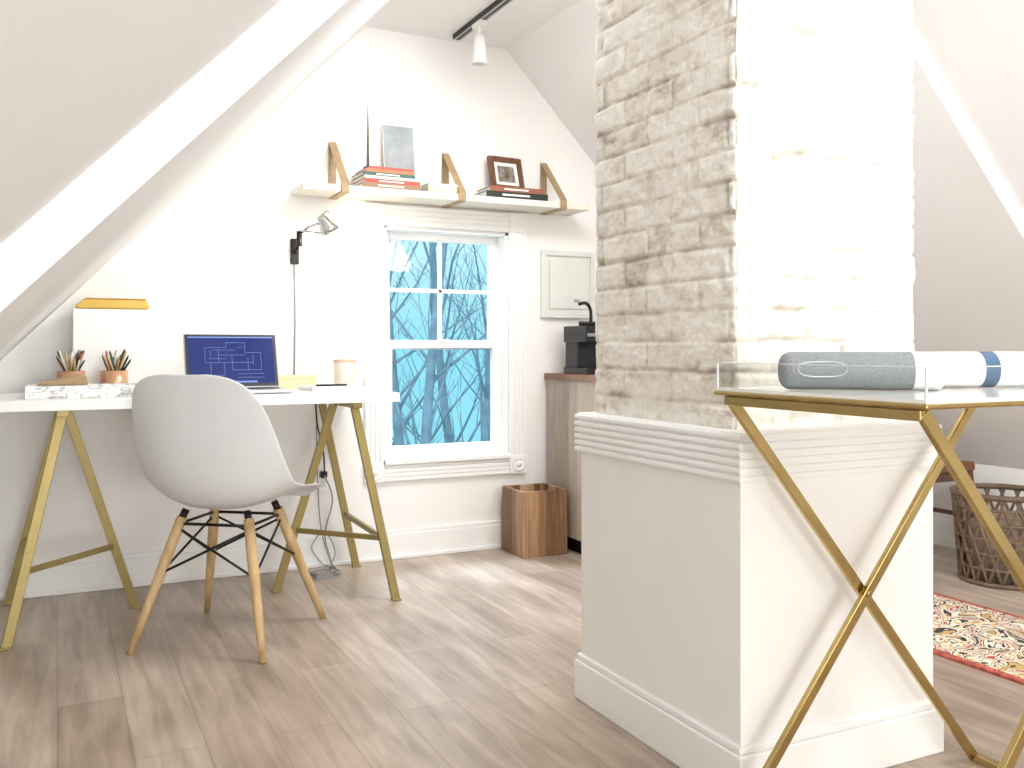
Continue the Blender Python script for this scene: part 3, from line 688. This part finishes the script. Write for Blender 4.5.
# ------------------------------------------------------------------ trees outside
def tree(x,y,hgt,seed,r0=0.08):
    rs=random.Random(seed); e=empty('bare_tree',(x,y,-3.0)); b=B()
    def br(p,d,l,r,lev):
        pts=[p]; rad=[r]; n=5 if lev else 9; q=p.copy(); dd=d.copy()
        for i in range(n):
            dd=(dd+Vector((rs.uniform(-1,1),rs.uniform(-1,1),rs.uniform(-0.3,0.6)))*(0.05 if lev==0 else 0.15)).normalized()
            q=q+dd*(l/n); pts.append(q.copy()); rad.append(max(0.0025,r*(1-0.85*(i+1)/n)))
        b.tube(pts,rad,5 if lev else 8,0)
        if lev<3:
            cnt=[20,5,2][lev]
            for k in range(cnt):
                i=rs.randint(1 if lev else 2,n-1); f=rs.random(); s_=pts[i].lerp(pts[i+1],f)
                nd=(dd*0.5+Vector((rs.uniform(-1,1),rs.uniform(-1,1),rs.uniform(0.1,0.9)))).normalized()
                br(s_,nd,l*rs.uniform(0.22,0.40)*(1 if lev else 0.7),rad[i]*0.38,lev+1)
    br(Vector((0,0,0)),Vector((rs.uniform(-0.10,0.10),0,1)).normalized(),hgt,r0*rs.uniform(0.7,1.2),0)
    b.obj('branches',M['bark'],e,merge=False)
for i,(x,y,h) in enumerate(((2.9,8.0,7.5),(4.1,9.2,8),(3.7,11.0,9),(5.0,11.5,10),(6.0,13.0,10),(3.35,9.3,8.5))): tree(x,y,h,i+11)

# ------------------------------------------------------------------ lights
def area(name,loc_,tgt,sx,sy,en,col):
    l=D.lights.new(name,'AREA'); l.shape='RECTANGLE'; l.size=sx; l.size_y=sy; l.energy=en; l.color=col
    o=D.objects.new(name,l); o.location=loc_; o.rotation_euler=(Vector(tgt)-Vector(loc_)).to_track_quat('-Z','Y').to_euler(); C.collection.objects.link(o); return o
def spot(name,loc_,tgt,en,col,ang=80,r=0.05):
    l=D.lights.new(name,'SPOT'); l.energy=en; l.color=col; l.spot_size=math.radians(ang); l.spot_blend=0.6; l.shadow_soft_size=r
    o=D.objects.new(name,l); o.location=loc_; o.rotation_euler=(Vector(tgt)-Vector(loc_)).to_track_quat('-Z','Y').to_euler(); C.collection.objects.link(o)
area('near_window_light',(2.1,-2.4,1.3),(2.1,1.6,0.8),1.6,1.2,35,(1,0.97,0.91))
area('left_near_fill',(0.45,-2.2,0.8),(0.5,3.2,0.9),1.0,0.8,54,(0.94,0.97,1.0))  # broad fill added on the camera side, no real lamp
area('ceiling_fill',(1.3,2.75,2.34),(1.0,2.9,0),0.5,1.4,40,(0.98,0.98,0.99))  # unseen fill added to throw light on the gable end, not a fixture
area('near_chimney_fill',(1.05,0.5,2.3),(1.0,2.2,0.3),0.7,0.7,32,(0.94,0.97,1.0))  # fill added to lift the chimney's left side, no fixture here
area('right_slope_fill',(2.5,0.9,1.75),(2.8,2.4,0.5),0.4,0.4,17,(0.97,0.98,1.0))  # added fill to brighten the right slope beside the chimney
area('window_skylight',(1.65,5.3,2.9),(1.35,2.9,0.3),1.3,1.0,280,(0.66,0.80,1.0))
spot('track_spot_glow',(1.62,2.78,2.2),(0.9,3.98,1.3),18,(1,0.94,0.83),100)
spot('slope_fill_spot',(1.60,2.2,2.15),(0.4,3.1,1.6),18,(0.99,0.98,0.96),110,0.08)  # extra spot added only to brighten the far left slope
l=D.lights.new('sconce_bulb','POINT'); l.energy=2.6; l.color=(1,0.86,0.62); l.shadow_soft_size=0.02
o=D.objects.new('sconce_bulb_light',l); o.location=(1.045,3.81,1.40); C.collection.objects.link(o)
l=D.lights.new('overcast_sun','SUN'); l.energy=1.6; l.color=(0.75,0.9,1.0); l.angle=0.3
o=D.objects.new('overcast_sun',l); o.location=(0,0,8); o.rotation_euler=Vector((0.6,0.55,-0.75)).to_track_quat('-Z','Y').to_euler(); C.collection.objects.link(o)

# world
wd=D.worlds.new('World'); scn.world=wd; wd.use_nodes=True
bg=wd.node_tree.nodes['Background']; N=wd.node_tree.nodes; L=wd.node_tree.links
tc=N.new('ShaderNodeTexCoord'); sx=N.new('ShaderNodeSeparateXYZ'); r=N.new('ShaderNodeValToRGB')
L.new(tc.outputs['Generated'],sx.inputs[0]); L.new(sx.outputs[2],r.inputs[0])
r.color_ramp.elements[0].position=0.0; r.color_ramp.elements[0].color=(*lin((134,208,230)),1)
r.color_ramp.elements[1].position=0.18; r.color_ramp.elements[1].color=(*lin((196,232,242)),1)
L.new(r.outputs[0],bg.inputs[0]); bg.inputs[1].default_value=1.3

# camera
cam=D.cameras.new('camera'); cam.sensor_width=36; cam.lens=36*924/1024; cam.shift_y=-(384-348)/1024; cam.clip_start=0.02
co=D.objects.new('camera',cam); co.location=(0,0,0.95); co.rotation_euler=(math.radians(90),0,-math.radians(26.2)); C.collection.objects.link(co)
scn.camera=co
